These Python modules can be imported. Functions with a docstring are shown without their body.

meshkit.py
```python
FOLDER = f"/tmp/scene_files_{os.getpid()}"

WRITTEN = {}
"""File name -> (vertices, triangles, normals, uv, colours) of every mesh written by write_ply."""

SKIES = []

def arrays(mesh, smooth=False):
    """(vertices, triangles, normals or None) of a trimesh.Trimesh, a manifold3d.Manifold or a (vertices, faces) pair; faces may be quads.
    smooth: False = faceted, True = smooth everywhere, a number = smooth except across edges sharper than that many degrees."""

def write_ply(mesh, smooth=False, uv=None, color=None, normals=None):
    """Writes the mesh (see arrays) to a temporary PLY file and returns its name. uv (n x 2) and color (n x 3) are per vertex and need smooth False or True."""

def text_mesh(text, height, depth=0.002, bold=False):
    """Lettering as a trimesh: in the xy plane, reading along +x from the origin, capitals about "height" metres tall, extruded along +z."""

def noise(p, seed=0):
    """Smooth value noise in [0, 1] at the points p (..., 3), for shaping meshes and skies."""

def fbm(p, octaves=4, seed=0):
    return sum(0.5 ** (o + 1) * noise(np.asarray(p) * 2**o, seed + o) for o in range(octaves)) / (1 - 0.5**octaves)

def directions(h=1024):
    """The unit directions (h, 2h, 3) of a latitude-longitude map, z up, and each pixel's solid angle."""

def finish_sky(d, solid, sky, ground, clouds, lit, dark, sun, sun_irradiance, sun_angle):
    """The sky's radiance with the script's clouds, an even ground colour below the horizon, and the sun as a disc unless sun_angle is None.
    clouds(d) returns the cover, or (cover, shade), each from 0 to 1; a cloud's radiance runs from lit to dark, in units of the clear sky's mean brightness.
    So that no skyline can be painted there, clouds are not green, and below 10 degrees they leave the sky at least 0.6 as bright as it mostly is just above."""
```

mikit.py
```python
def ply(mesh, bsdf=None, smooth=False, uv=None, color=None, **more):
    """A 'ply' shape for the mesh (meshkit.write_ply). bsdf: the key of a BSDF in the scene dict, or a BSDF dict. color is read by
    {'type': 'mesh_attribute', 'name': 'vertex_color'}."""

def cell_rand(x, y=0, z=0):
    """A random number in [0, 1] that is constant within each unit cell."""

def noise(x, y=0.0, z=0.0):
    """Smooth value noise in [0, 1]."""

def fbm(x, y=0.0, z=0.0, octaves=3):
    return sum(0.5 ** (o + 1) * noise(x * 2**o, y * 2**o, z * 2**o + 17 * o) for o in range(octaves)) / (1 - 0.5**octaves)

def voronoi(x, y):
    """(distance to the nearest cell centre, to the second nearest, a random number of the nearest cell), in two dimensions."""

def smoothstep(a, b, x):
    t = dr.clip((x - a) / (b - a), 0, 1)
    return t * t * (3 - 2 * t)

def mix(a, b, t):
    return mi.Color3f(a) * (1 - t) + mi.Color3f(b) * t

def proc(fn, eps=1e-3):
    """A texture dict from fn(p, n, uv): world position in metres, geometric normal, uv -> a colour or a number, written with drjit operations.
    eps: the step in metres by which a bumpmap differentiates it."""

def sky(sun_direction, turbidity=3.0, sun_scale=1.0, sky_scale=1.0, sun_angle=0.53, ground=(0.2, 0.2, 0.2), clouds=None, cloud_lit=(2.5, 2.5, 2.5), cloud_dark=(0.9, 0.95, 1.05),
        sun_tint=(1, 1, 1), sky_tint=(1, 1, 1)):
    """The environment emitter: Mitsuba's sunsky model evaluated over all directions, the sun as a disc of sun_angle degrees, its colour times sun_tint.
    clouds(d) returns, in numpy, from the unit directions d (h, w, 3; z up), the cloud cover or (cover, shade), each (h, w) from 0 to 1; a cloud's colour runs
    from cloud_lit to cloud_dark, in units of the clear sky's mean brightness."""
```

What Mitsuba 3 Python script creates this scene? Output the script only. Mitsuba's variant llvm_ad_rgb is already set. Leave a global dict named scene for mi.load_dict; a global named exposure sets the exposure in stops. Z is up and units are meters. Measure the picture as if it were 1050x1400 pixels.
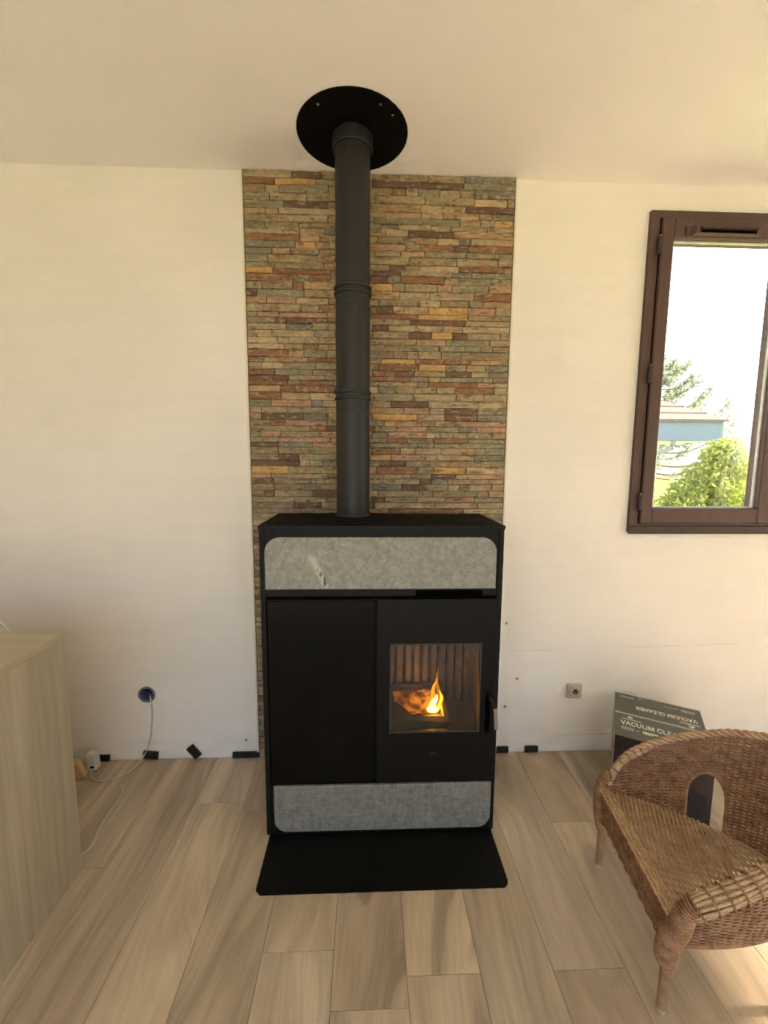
import math, random
import numpy as np, trimesh, drjit as dr, mitsuba as mi, mikit, meshkit
import manifold3d as m3
from shapely.geometry import Polygon, Point, box as sbox
from mikit import proc, ply, noise, fbm, cell_rand, smoothstep, mix, voronoi

rng = np.random.default_rng(7)
T = mi.ScalarTransform4f
scene, labels = {}, {}

# ------------------------------------------------------------------ camera, sky, sun, exposure
FOCAL, CAM, PITCH, YAW, ROLL = 585.58, (0.0, -1.8602, 1.3616), 0.117339, 0.0395517, 0.0067240
exposure = 3.86
fwd = np.array([math.sin(YAW)*math.cos(PITCH), math.cos(YAW)*math.cos(PITCH), -math.sin(PITCH)])
right0 = np.array([math.cos(YAW), -math.sin(YAW), 0]); up0 = np.cross(right0, fwd)
up = -right0*math.sin(ROLL) + up0*math.cos(ROLL)
scene['camera'] = {'type': 'perspective', 'fov': math.degrees(2*math.atan(525/FOCAL)), 'fov_axis': 'x', 'near_clip': 0.02,
                   'to_world': T().look_at(origin=list(CAM), target=list(np.array(CAM)+fwd), up=list(up))}
SUN_EL, SUN_AZ = 35, 5          # degrees; azimuth from +x (towards the right wall), positive = from beyond the back wall
sd = (math.cos(math.radians(SUN_EL))*math.cos(math.radians(SUN_AZ)), math.cos(math.radians(SUN_EL))*math.sin(math.radians(SUN_AZ)), math.sin(math.radians(SUN_EL)))


def clouds(d):
    n = meshkit.fbm(d*2.2+5, 4, 3)
    c = np.clip((n-0.36)*4, 0, 1)
    return c, np.clip((meshkit.fbm(d*3+9, 3, 8)-0.5)*1.4, 0, 1)


scene['sky'] = mikit.sky(sd, turbidity=4.0, sun_scale=1.5, sky_scale=1.0, sun_angle=4.0, ground=(0.25, 0.24, 0.2), clouds=clouds,
                         cloud_lit=(2.3, 2.25, 2.1), cloud_dark=(1.3, 1.3, 1.3), sky_tint=(1.0, 0.972, 1.03), sun_tint=(1.0, 0.975, 0.98))


# ------------------------------------------------------------------ helpers
def key_for(name):
    if name not in USED:
        USED[name] = 0
        return name
    USED[name] += 1
    return f'{name}_{USED[name]:03d}'


USED = {}


def tag(key, label=None, category=None, group=None, kind=None):
    d = labels.setdefault(key, {})
    for k, v in (('label', label), ('category', category), ('group', group), ('kind', kind)):
        if v:
            d[k] = v
    return key


def put(name, mesh, mat, parent=None, smooth=False, label=None, category=None, group=None, kind=None, **more):
    key = key_for((parent+'__' if parent else '')+name)
    scene[key] = ply(mesh, mat, smooth=smooth, **more)
    if label or category or group or kind:
        tag(key, label, category, group, kind)
    return key


def thing(name, label, category, group=None, kind=None):
    return tag(key_for(name), label, category, group, kind)


def cat(*ms):
    return trimesh.util.concatenate([m for m in ms])


def bx(x0, x1, y0, y1, z0, z1, r=0.0):
    """A box, its edges chamfered by r."""
    if r <= 0:
        m = trimesh.creation.box((x1-x0, y1-y0, z1-z0))
        m.apply_translation(((x0+x1)/2, (y0+y1)/2, (z0+z1)/2))
        return m
    p = []
    for x in (x0, x1):
        for y in (y0, y1):
            for z in (z0, z1):
                sx, sy, sz = (1 if x == x0 else -1), (1 if y == y0 else -1), (1 if z == z0 else -1)
                p += [(x, y+sy*r, z+sz*r), (x+sx*r, y, z+sz*r), (x+sx*r, y+sy*r, z)]
    return trimesh.convex.convex_hull(np.array(p))


def prism_y(poly, y0, y1):
    """A polygon in (x, z) extruded along y from y0 to y1."""
    m = trimesh.creation.extrude_polygon(poly, y1-y0, engine='earcut')
    v = m.vertices.copy()
    m.vertices = np.stack([v[:, 0], y1-v[:, 2], v[:, 1]], 1)
    m.fix_normals()
    return m


def prism_x(poly, x0, x1):
    """A polygon in (y, z) extruded along x."""
    m = trimesh.creation.extrude_polygon(poly, x1-x0, engine='earcut')
    v = m.vertices.copy()
    m.vertices = np.stack([x0+v[:, 2], v[:, 0], v[:, 1]], 1)
    m.fix_normals()
    return m


def prism_z(poly, z0, z1):
    m = trimesh.creation.extrude_polygon(poly, z1-z0, engine='earcut')
    m.apply_translation((0, 0, z0))
    return m


def bevel_prism_y(poly, y_front, y_back, r):
    """poly (x, z) with a chamfered front edge: a stack of two loops hulled is only right for convex outlines."""
    o, i = np.array(poly.exterior.coords)[:-1], np.array(poly.buffer(-r, join_style=1).exterior.coords)[:-1]
    pts = [(x, y_back, z) for x, z in o]+[(x, y_front+r, z) for x, z in o]+[(x, y_front, z) for x, z in i]
    return trimesh.convex.convex_hull(np.array(pts))


def lathe(profile, n=48, at=(0, 0, 0)):
    m = trimesh.creation.revolve(np.array(profile, float), sections=n)
    m.apply_translation(at)
    return m


def tube(p, r, sides=6, caps=True):
    p = np.asarray(p, float)
    t = np.gradient(p, axis=0)
    t /= np.linalg.norm(t, axis=1, keepdims=True)+1e-12
    a = np.cross(t, np.where(np.abs(t[:, 2:]) < 0.9, [0, 0, 1.0], [1.0, 0, 0]))
    a /= np.linalg.norm(a, axis=1, keepdims=True)+1e-12
    b = np.cross(t, a)
    an = np.arange(sides)*2*np.pi/sides
    rr = np.broadcast_to(r, (len(p),))[:, None, None]
    v = p[:, None]+rr*(np.cos(an)[None, :, None]*a[:, None]+np.sin(an)[None, :, None]*b[:, None])
    i, j = np.meshgrid(np.arange(len(p)-1), np.arange(sides), indexing='ij')
    q = np.stack([i*sides+j, i*sides+(j+1) % sides, (i+1)*sides+(j+1) % sides, (i+1)*sides+j], -1).reshape(-1, 4)
    f = np.vstack([q[:, [0, 1, 2]], q[:, [0, 2, 3]]])
    v = v.reshape(-1, 3)
    if caps:
        k = len(v)
        v = np.vstack([v, p[:1], p[-1:]])
        j = np.arange(sides)
        e = (len(p)-1)*sides
        f = np.vstack([f, np.stack([j*0+k, (j+1) % sides, j], 1), np.stack([j*0+k+1, e+j, e+(j+1) % sides], 1)])
    return trimesh.Trimesh(v, f, process=False)


def spline(pts, n=60):
    from scipy.interpolate import CubicSpline
    p = np.array(pts, float)
    s = np.r_[0, np.cumsum(np.linalg.norm(np.diff(p, axis=0), axis=1))]
    return CubicSpline(s, p)(np.linspace(0, s[-1], n))


def rounded(x0, x1, z0, z1, r, corners='1111'):
    """Rectangle with chosen rounded corners, in the order bottom-left, bottom-right, top-right, top-left."""
    pts = []
    for (cx, cz, a), on in zip(((x0+r, z0+r, 180), (x1-r, z0+r, 270), (x1-r, z1-r, 0), (x0+r, z1-r, 90)), corners):
        if on == '1':
            pts += [(cx+r*math.cos(math.radians(a+k)), cz+r*math.sin(math.radians(a+k))) for k in np.linspace(0, 90, 13)]
        else:
            pts.append((x0 if a in (180, 90) else x1, z0 if a in (180, 270) else z1))
    return Polygon(pts)


def srgb(*c):
    c = np.array(c, float)/255
    return [float(x) for x in np.where(c <= 0.04045, c/12.92, ((c+0.055)/1.055)**2.4)]


def mat(name, d):
    scene[name] = d
    return name


def diffuse(c):
    return {'type': 'twosided', 'bsdf': {'type': 'diffuse', 'reflectance': c if isinstance(c, dict) else {'type': 'rgb', 'value': list(c)}}}


def plastic(c, a=0.3, spec=None):
    d = {'type': 'roughplastic', 'distribution': 'ggx', 'alpha': a, 'diffuse_reflectance': c if isinstance(c, dict) else {'type': 'rgb', 'value': list(c)}}
    if spec is not None:
        d['specular_reflectance'] = spec
    return {'type': 'twosided', 'bsdf': d}


# ------------------------------------------------------------------ materials
def f_wall(p, n, uv):
    m = fbm(p.x*1.7+3, p.z*1.7, p.y*1.7, 4)
    c = mix((0.785, 0.755, 0.71), (0.825, 0.795, 0.755), smoothstep(0.3, 0.7, m))
    s = smoothstep(0.5, 0.75, noise(p.x*5, p.z*40))       # filler smears along the two board joints
    wob = 0.006*(noise(p.x*3.0, 7.0)-0.5)
    j1 = (1-smoothstep(0.0008, 0.003, dr.abs(p.z-0.505-0.02*(p.x-0.85)-wob)))*smoothstep(0.45, 0.6, noise(p.x*6.0, 2.0))*smoothstep(0.62, 0.66, p.x)
    j2 = (1-smoothstep(0.0008, 0.004, dr.abs(p.z-0.082-wob)))*smoothstep(0.42, 0.62, noise(p.x*4.0, 5.0))
    low = (1-smoothstep(0.02, 0.2, p.z))*smoothstep(0.45, 0.7, fbm(p.x*9, p.z*14, 1.0))
    return c*(1-0.16*j1-0.2*j2-0.07*low-0.015*s)


mat('mat_wall', diffuse(proc(f_wall)))
mat('mat_ceiling', diffuse(proc(lambda p, n, uv: mix((0.82, 0.805, 0.785), (0.85, 0.835, 0.815), fbm(p.x*1.3, p.y*1.3, 4.0)))))
mat('mat_outer_wall', diffuse((0.75, 0.72, 0.66)))
PW, PX0 = 0.1985, 0.108          # plank width, one joint's x


def plank_fn(k):
    tone = [(0.60, 0.495, 0.365), (0.54, 0.435, 0.32), (0.65, 0.545, 0.41), (0.575, 0.475, 0.36), (0.625, 0.51, 0.37), (0.56, 0.46, 0.345)][k]

    def fn(p, n, uv):
        col = dr.floor((p.x-PX0)/PW)
        o = cell_rand(col, k, 5)*40+k*7.3
        y = p.y+o
        warp = fbm(p.x*4+o, y*1.0, 3.0, 3)*1.6
        kx, ky = p.x*5.2+o, y*1.15
        d1, d2, which = voronoi(kx, ky)                                  # a few knots that bend the grain
        knot = (1-smoothstep(0.0, 0.42, d1))*smoothstep(0.72, 0.76, which)
        broad = fbm(p.x*7+warp*2.0+o, y*0.8, 1.0, 3)
        ph = p.x*17+warp*13+knot*7+o
        cath = 0.5+0.5*dr.sin(ph+1.2*noise(p.x*14, y*1.6))
        fine = noise(p.x*330+o+warp*20, y*14, 2.0)
        fine2 = fbm(p.x*75+o+warp*14+knot*9, y*4.5, 6.0, 3)
        crack = smoothstep(0.70, 0.82, noise(p.x*22+warp*11+knot*6+o, y*1.5, 9.0))*smoothstep(0.5, 0.7, noise(o, y*1.7, 4.0))
        c = mi.Color3f(tone)*(0.76+0.78*broad)
        c = c*(0.90+0.17*cath)*(0.94+0.11*fine)*(0.83+0.34*fine2)*(1-0.28*knot*knot)
        c = mix(c, mi.Color3f(0.30, 0.225, 0.155), 0.5*crack)
        grey = smoothstep(0.55, 0.75, fbm(p.x*4+o*3, y*1.1, 8.0, 2))
        return mix(c, c*mi.Color3f(0.93, 0.98, 1.03), 0.8*grey)
    return fn


PLANKS = [mat(f'mat_plank_{k}', plastic(proc(plank_fn(k)), 0.28)) for k in range(6)]
mat('mat_screed', diffuse((0.22, 0.2, 0.17)))

BLACK = mat('mat_black_steel', plastic((0.0065, 0.0062, 0.0068), 0.33, .45))
PIPE = mat('mat_pipe_paint', plastic((0.018, 0.0185, 0.019), 0.25, .9))
mat('mat_black_glass', plastic((0.002, 0.0022, 0.0024), 0.05, .35))
mat('mat_door_steel', plastic((0.0055, 0.005, 0.0052), 0.22, .4))
mat('mat_slot', diffuse((0.002, 0.002, 0.002)))
mat('mat_chrome', {'type': 'roughconductor', 'material': 'Cr', 'alpha': 0.35, 'specular_reflectance': 0.4})
mat('mat_hearth', plastic((0.004, 0.0042, 0.0044), 0.3, .35))
mat('mat_pane', {'type': 'thindielectric', 'int_ior': 1.5})


def stone_fn(base, seed, gridded):
    def fn(p, n, uv):
        s = fbm(p.x*26+seed, p.z*26, p.y*20, 4)
        f = noise(p.x*210+seed, p.z*210, 3.0)
        g = fbm(p.x*70+seed, p.z*70, 1.0, 3)
        c = mi.Color3f(base)*(0.84+0.17*s)*(0.86+0.26*f)*(0.76+0.46*g)
        d = smoothstep(0.62, 0.72, fbm(p.x*95+seed, p.z*95, 8.0, 2))
        c = mix(c, mi.Color3f(base)*0.62, 0.5*d)
        if gridded:
            w = noise(p.x*18, p.z*260, 2.0)*0.5+noise(p.x*260, p.z*22, 5.0)*0.5
            c = c*(0.8+0.4*w)
        else:                                                        # the pale vein with a dark chip
            a = p.x+0.187-(1.04-p.z)*0.42+0.02*(fbm(p.z*60, 3.0, 1.0, 3)-0.5)
            band = (1-smoothstep(0.004, 0.02, dr.abs(a)))*smoothstep(0.928, 0.94, p.z)*(1-smoothstep(1.03, 1.075, p.z))
            b2 = fbm(p.x*120, p.z*60, 4.0, 3)
            c = mix(c, mi.Color3f(0.62, 0.62, 0.56), band*smoothstep(0.3, 0.5, b2))
            c = mix(c, mi.Color3f(0.11, 0.11, 0.10), band*smoothstep(0.45, 0.56, 1-b2)*(1-smoothstep(0.965, 1.0, p.z)))
        return c
    return fn


mat('mat_soapstone', plastic(proc(stone_fn((0.43, 0.43, 0.39), 2.0, False)), 0.35))
mat('mat_soapstone_lower', plastic(proc(stone_fn((0.305, 0.31, 0.285), 9.0, True)), 0.35))

SLATE = {'a': (0.35, 0.275, 0.17), 'c': (0.31, 0.24, 0.155), 'e': (0.385, 0.305, 0.195), 'g': (0.28, 0.252, 0.17), 'o': (0.52, 0.325, 0.14),
         'r': (0.275, 0.15, 0.09), 'd': (0.17, 0.11, 0.08), 'p': (0.41, 0.255, 0.18), 'b': (0.225, 0.205, 0.16), 't': (0.42, 0.285, 0.17), 'l': (0.48, 0.375, 0.235)}


def slate_fn(base, seed, k):
    def fn(p, n, uv):
        s = fbm(p.x*13+seed, p.z*45, p.y*9, 4)
        f = fbm(p.x*110+seed, p.z*190, 2.0, 3)
        rust = smoothstep(0.56, 0.72, fbm(p.x*19+seed*3, p.z*42, 5.0, 3))
        dk = smoothstep(0.66, 0.74, fbm(p.x*33+seed, p.z*95, 7.0, 3))
        pale = smoothstep(0.64, 0.76, fbm(p.x*60+seed, p.z*120, 11.0, 2))
        c = mi.Color3f(base)*(0.62+0.6*s)*(0.72+0.55*f)
        c = mix(c, mi.Color3f(0.28, 0.155, 0.085), rust*(0.5 if k in 'acegtl' else 0.2))
        c = mix(c, mi.Color3f(0.11, 0.075, 0.05), dk*0.6)
        return mix(c, mi.Color3f(0.52, 0.43, 0.31), pale*0.35)
    return fn


for i, (k, v) in enumerate(SLATE.items()):
    mat('mat_slate_'+k, diffuse(proc(slate_fn(v, i*5.7, k))))
mat('mat_mortar', diffuse((0.13, 0.105, 0.075)))
mat('mat_white_trim', diffuse((0.72, 0.68, 0.58)))


def f_frame(p, n, uv):
    g = fbm(p.x*40, p.z*5, p.y*30, 3)*0.5+noise(p.x*260, p.z*14, p.y*200)*0.5
    return mix((0.10, 0.055, 0.050), (0.15, 0.084, 0.074), g)


mat('mat_frame_wood', plastic(proc(f_frame), 0.3))
mat('mat_frame_dark', plastic((0.055, 0.038, 0.037), 0.3))
mat('mat_white_pvc', plastic((0.75, 0.76, 0.74), 0.2))


def f_ash(p, n, uv):
    u = p.y*9+p.x*9
    w = fbm(u, p.z*0.8, 2.0, 4)
    f = noise(p.y*330+p.x*330, p.z*7, 3.0)
    f2 = fbm(p.y*70+p.x*70, p.z*2.2, 5.0, 3)
    c = mix((0.64, 0.55, 0.40), (0.76, 0.67, 0.52), smoothstep(0.3, 0.7, w))
    return c*(0.93+0.09*f)*(0.88+0.22*f2)


mat('mat_ash', plastic(proc(f_ash), 0.35))
mat('mat_ash_top', plastic(proc(lambda p, n, uv: mix((0.60, 0.52, 0.36), (0.70, 0.62, 0.45), fbm(p.x*3, p.y*30, 1.0, 3))), 0.3))


def wicker_fn(lo, hi, seed):
    def fn(p, n, uv):
        a = fbm(p.x*45+seed, p.y*45, p.z*45, 3)
        b = noise(p.x*300, p.y*300, p.z*300)
        return mix(lo, hi, smoothstep(0.25, 0.75, a*0.65+b*0.35))
    return fn


mat('mat_wicker', plastic(proc(wicker_fn((0.29, 0.14, 0.07), (0.56, 0.325, 0.18), 1.0)), 0.3))
mat('mat_wicker_seat', plastic(proc(wicker_fn((0.56, 0.36, 0.20), (0.80, 0.58, 0.37), 6.0)), 0.3))
mat('mat_wicker_rim', plastic(proc(wicker_fn((0.52, 0.31, 0.16), (0.76, 0.53, 0.33), 3.0)), 0.25))
mat('mat_wicker_dark', plastic((0.20, 0.10, 0.055), 0.4))
mat('mat_cane_leg', plastic(proc(wicker_fn((0.36, 0.20, 0.115), (0.50, 0.31, 0.19), 8.0)), 0.28))
mat('mat_felt', diffuse((0.44, 0.37, 0.30)))
mat('mat_box_grey', plastic(proc(lambda p, n, uv: mix((0.085, 0.09, 0.08), (0.125, 0.13, 0.118), fbm(p.x*14, p.y*14, p.z*14, 3))), 0.16))
mat('mat_box_purple', plastic(proc(lambda p, n, uv: mix((0.018, 0.015, 0.026), (0.04, 0.034, 0.052), fbm(p.x*10, p.y*10, p.z*10, 3))), 0.2))
mat('mat_print_white', diffuse((0.72, 0.72, 0.68)))
mat('mat_print_grey', diffuse((0.30, 0.30, 0.29)))
mat('mat_print_dim', diffuse((0.085, 0.078, 0.092)))
mat('mat_print_picture', diffuse((0.045, 0.043, 0.048)))
mat('mat_tape', plastic((0.42, 0.43, 0.40), 0.1))
mat('mat_cardboard_edge', diffuse((0.42, 0.40, 0.36)))
mat('mat_rubber', plastic((0.006, 0.006, 0.006), 0.4))
mat('mat_white_plastic', plastic((0.78, 0.75, 0.68), 0.15))
mat('mat_cream_plastic', plastic((0.60, 0.53, 0.40), 0.2))
mat('mat_cord', plastic((0.78, 0.70, 0.56), 0.3))
mat('mat_softwood', diffuse((0.62, 0.43, 0.22)))
mat('mat_blue_box', plastic((0.13, 0.20, 0.33), 0.25))
mat('mat_blue_dark', plastic((0.025, 0.04, 0.09), 0.3))
mat('mat_screw', plastic((0.26, 0.215, 0.155), 0.3))
mat('mat_plaster_patch', diffuse((0.80, 0.78, 0.73)))
mat('mat_vermiculite', plastic(proc(lambda p, n, uv: mix((0.07, 0.046, 0.036), (0.12, 0.078, 0.06), fbm(p.x*60, p.z*30, 3.0, 3))), 0.35))
mat('mat_soot', diffuse((0.02, 0.017, 0.015)))
mat('mat_ash_powder', diffuse((0.045, 0.038, 0.033)))
mat('mat_burner', plastic((0.05, 0.035, 0.025), 0.4))

# ------------------------------------------------------------------ the room
XL, XR, YF, H = -2.05, 2.9, -3.6, 2.5
WIN = (1.164, 2.42, 1.055, 2.392)                    # the window's outer frame on the back wall
inner = Polygon([(XL-.3, -.02), (XR+.3, -.02), (XR+.3, H+.1), (XL-.3, H+.1)]).difference(sbox(*[WIN[0], WIN[2], WIN[1], WIN[3]])).difference(Point(-0.990, 0.312).buffer(0.034, 24))
outer = Polygon([(XL-.3, -.3), (XR+.3, -.3), (XR+.3, H+.1), (XL-.3, H+.1)]).difference(sbox(WIN[0]-.02, WIN[2]+.03, WIN[1]+.02, WIN[3]+.05))
put('wall_back', cat(prism_y(inner, 0, .08), prism_y(outer, .08, .28)), 'mat_wall', kind='structure')
put('wall_left', bx(XL-.25, XL, YF, 0, -.02, H+.1), 'mat_wall', kind='structure')
DOOR_R = (-1.75, -0.42, 0.0, 2.16)                   # glazed opening in the right wall: y0, y1, z0, z1
pr = Polygon([(YF, -.02), (0, -.02), (0, H+.1), (YF, H+.1)]).difference(sbox(DOOR_R[0], DOOR_R[2]-.1, DOOR_R[1], DOOR_R[3]))
put('wall_right', prism_x(pr, XR, XR+.25), 'mat_wall', kind='structure')
REAR = (-1.95, 1.7, 0.0, 2.40)
pf = Polygon([(XL-.25, -.02), (XR+.25, -.02), (XR+.25, H+.1), (XL-.25, H+.1)]).difference(sbox(REAR[0], -.1, REAR[1], REAR[3]))
put('wall_front', prism_y(pf, YF-.25, YF), 'mat_wall', kind='structure')
put('ceiling', bx(XL-.25, XR+.25, YF-.25, .28, H, H+.12), 'mat_ceiling', kind='structure')
put('floor', bx(XL-.25, XR+.25, YF-.25, .1, -.15, -.009), 'mat_screed', kind='structure')
# planks: 1.2 m boards, the butt joints where the photo shows them
joint = {-6: -.536, -4: -.270, -2: -.807, 0: -.875, 2: -.876, 3: -.404}
pr_ = np.random.default_rng(21)
for c in range(-11, 15):
    x0, x1 = PX0+PW*c, PX0+PW*(c+1)
    if x1 < XL+.02 or x0 > XR-.02:
        continue
    x0, x1 = max(x0, XL+.004), min(x1, XR-.004)
    y = joint.get(c, -1.2*pr_.random())
    ys = [0-.004]+[v for v in (y+1.2, y, y-1.2, y-2.4, y-3.6, y-4.8) if YF+.05 < v < -.05]+[YF+.004]
    last = -1
    for a, b in zip(ys[:-1], ys[1:]):
        k = int(pr_.integers(6))
        k = (k+1) % 6 if k == last else k
        last = k
        put('plank', bx(x0+.0005, x1-.0005, b+.0005, a-.0005, -.009, 0, .0006), PLANKS[k], 'floor')

put('canopy', bx(XR+.25, XR+1.75, -4.2, .28, 2.46, 2.56, .01), 'mat_outer_wall', kind='structure')     # shades the right door
# glazed sliding doors out of the frame, right and behind the camera
def sliding_door(n, side, a0, a1, z1):
    k = tag(key_for(f'door_{n}'), kind='structure')
    def b(u0, u1, d0, d1, z0, z1_):
        return bx(XR+d0, XR+d1, u0, u1, z0, z1_, .003) if side == 'x' else bx(u0, u1, YF-d1, YF-d0, z0, z1_, .003)
    w = .06
    put('frame', cat(b(a0, a0+w, .08, .16, 0, z1), b(a1-w, a1, .08, .16, 0, z1), b(a0+w, a1-w, .08, .16, z1-w, z1), b(a0+w, a1-w, .08, .16, 0, .04)), 'mat_white_pvc', k)
    mid = (a0+a1)/2
    put('stile', b(mid-.04, mid+.04, .09, .15, .04, z1-w), 'mat_white_pvc', k)
    for u0, u1 in ((a0+w, mid-.04), (mid+.04, a1-w)):
        v = np.array([(XR+.12, u0, .04), (XR+.12, u1, .04), (XR+.12, u1, z1-w), (XR+.12, u0, z1-w)]) if side == 'x' else np.array([(u0, YF-.12, .04), (u1, YF-.12, .04), (u1, YF-.12, z1-w), (u0, YF-.12, z1-w)])
        put('pane', (v, np.array([[0, 1, 2], [0, 2, 3]])), 'mat_pane', k)


sliding_door(1, 'x', DOOR_R[0], DOOR_R[1], DOOR_R[3])
sliding_door(2, 'y', REAR[0], REAR[1], REAR[3])

# ------------------------------------------------------------------ window_1
W1 = tag('window_1', kind='structure')
x0, x1, z0, z1 = WIN
fr = sbox(x0, z0, x1, z1).difference(sbox(x0+.038, z0+.04, x1-.038, z1-.028))
put('frame', prism_y(fr, -.018, .062), 'mat_frame_wood', W1)
put('frame_lip', cat(bx(x0-.004, x1+.004, -.026, -.018, z0-.006, z0+.03, .002)), 'mat_frame_dark', W1, label='dark lower lip of the window frame')
SX = (1.206, 1.798, 1.834, 2.378)


def sash(s0, s1, g0, g1, n):
    zz0, zz1 = z0+.042, z1-.030
    gz0, gz1 = 1.164, 2.282
    s = put('sash', cat(*[bx(*b, .004) for b in ((s0, g0, -.032, .045, zz0, zz1), (g1, s1, -.032, .045, zz0, zz1), (g0, g1, -.032, .045, zz0, gz0), (g0, g1, -.032, .045, gz1, zz1))]), 'mat_frame_wood', W1)
    v = np.array([(g0-.004, .006, gz0-.004), (g1+.004, .006, gz0-.004), (g1+.004, .006, gz1+.004), (g0-.004, .006, gz1+.004)])
    put('pane', (v, np.array([[0, 1, 2], [0, 2, 3]])), 'mat_pane', s)
    bd = sbox(g0, gz0, g1, gz1).difference(sbox(g0+.006, gz0+.006, g1-.006, gz1-.006))
    put('glazing_bead', prism_y(bd, -.006, .005), 'mat_white_pvc', s, label='pale glazing strip around the pane')
    return s


s1 = sash(SX[0], SX[1], 1.257, 1.737, 0)
s2 = sash(SX[2], SX[3], 1.893, 2.319, 1)
put('center_post', bx(1.8, 1.832, -.036, .05, z0+.042, z1-.03, .003), 'mat_frame_dark', W1)
vt = put('vent', trimesh.convex.convex_hull(np.array([(x, y, z) for x, y, z in [(1.325, -.032, 2.289), (1.615, -.032, 2.289), (1.615, -.032, 2.327), (1.325, -.032, 2.327), (1.335, -.05, 2.293), (1.605, -.05, 2.293), (1.605, -.05, 2.322), (1.335, -.05, 2.322)]])), 'mat_frame_wood', W1, label='slotted air vent in the top rail')
put('vent_slot', bx(1.352, 1.588, -.0512, -.05, 2.296, 2.306), 'mat_slot', vt)
put('vent_hood', trimesh.convex.convex_hull(np.array([(x, y, z) for x in (1.35, 1.59) for y, z in ((-.05, 2.318), (-.05, 2.308), (-.062, 2.307), (-.062, 2.310))])), 'mat_frame_dark', vt)
put('clip', bx(1.300, 1.304, -.036, -.032, 2.291, 2.325), 'mat_frame_dark', W1)
for zz in (2.25, 1.735, 1.19):
    h = put('hinge', lathe([(0, -.034), (.0085, -.034), (.0095, -.03), (.0095, .03), (.0085, .034), (0, .034)], 16, (1.2, -.030, zz)), 'mat_frame_dark', W1)
    put('hinge_pin', lathe([(0, .034), (.005, .034), (.005, .042), (0, .044)], 10, (1.2, -.030, zz)), 'mat_screw', h)
put('gap_seal', bx(1.2005, 1.2075, -.0178, .0, z0+.045, z1-.032), 'mat_slot', W1)
put('window_sill', bx(x0-.02, x1+.1, .062, .34, 1.092, 1.118, .004), 'mat_white_pvc', W1, label='white outer sill beyond the glass')

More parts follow.
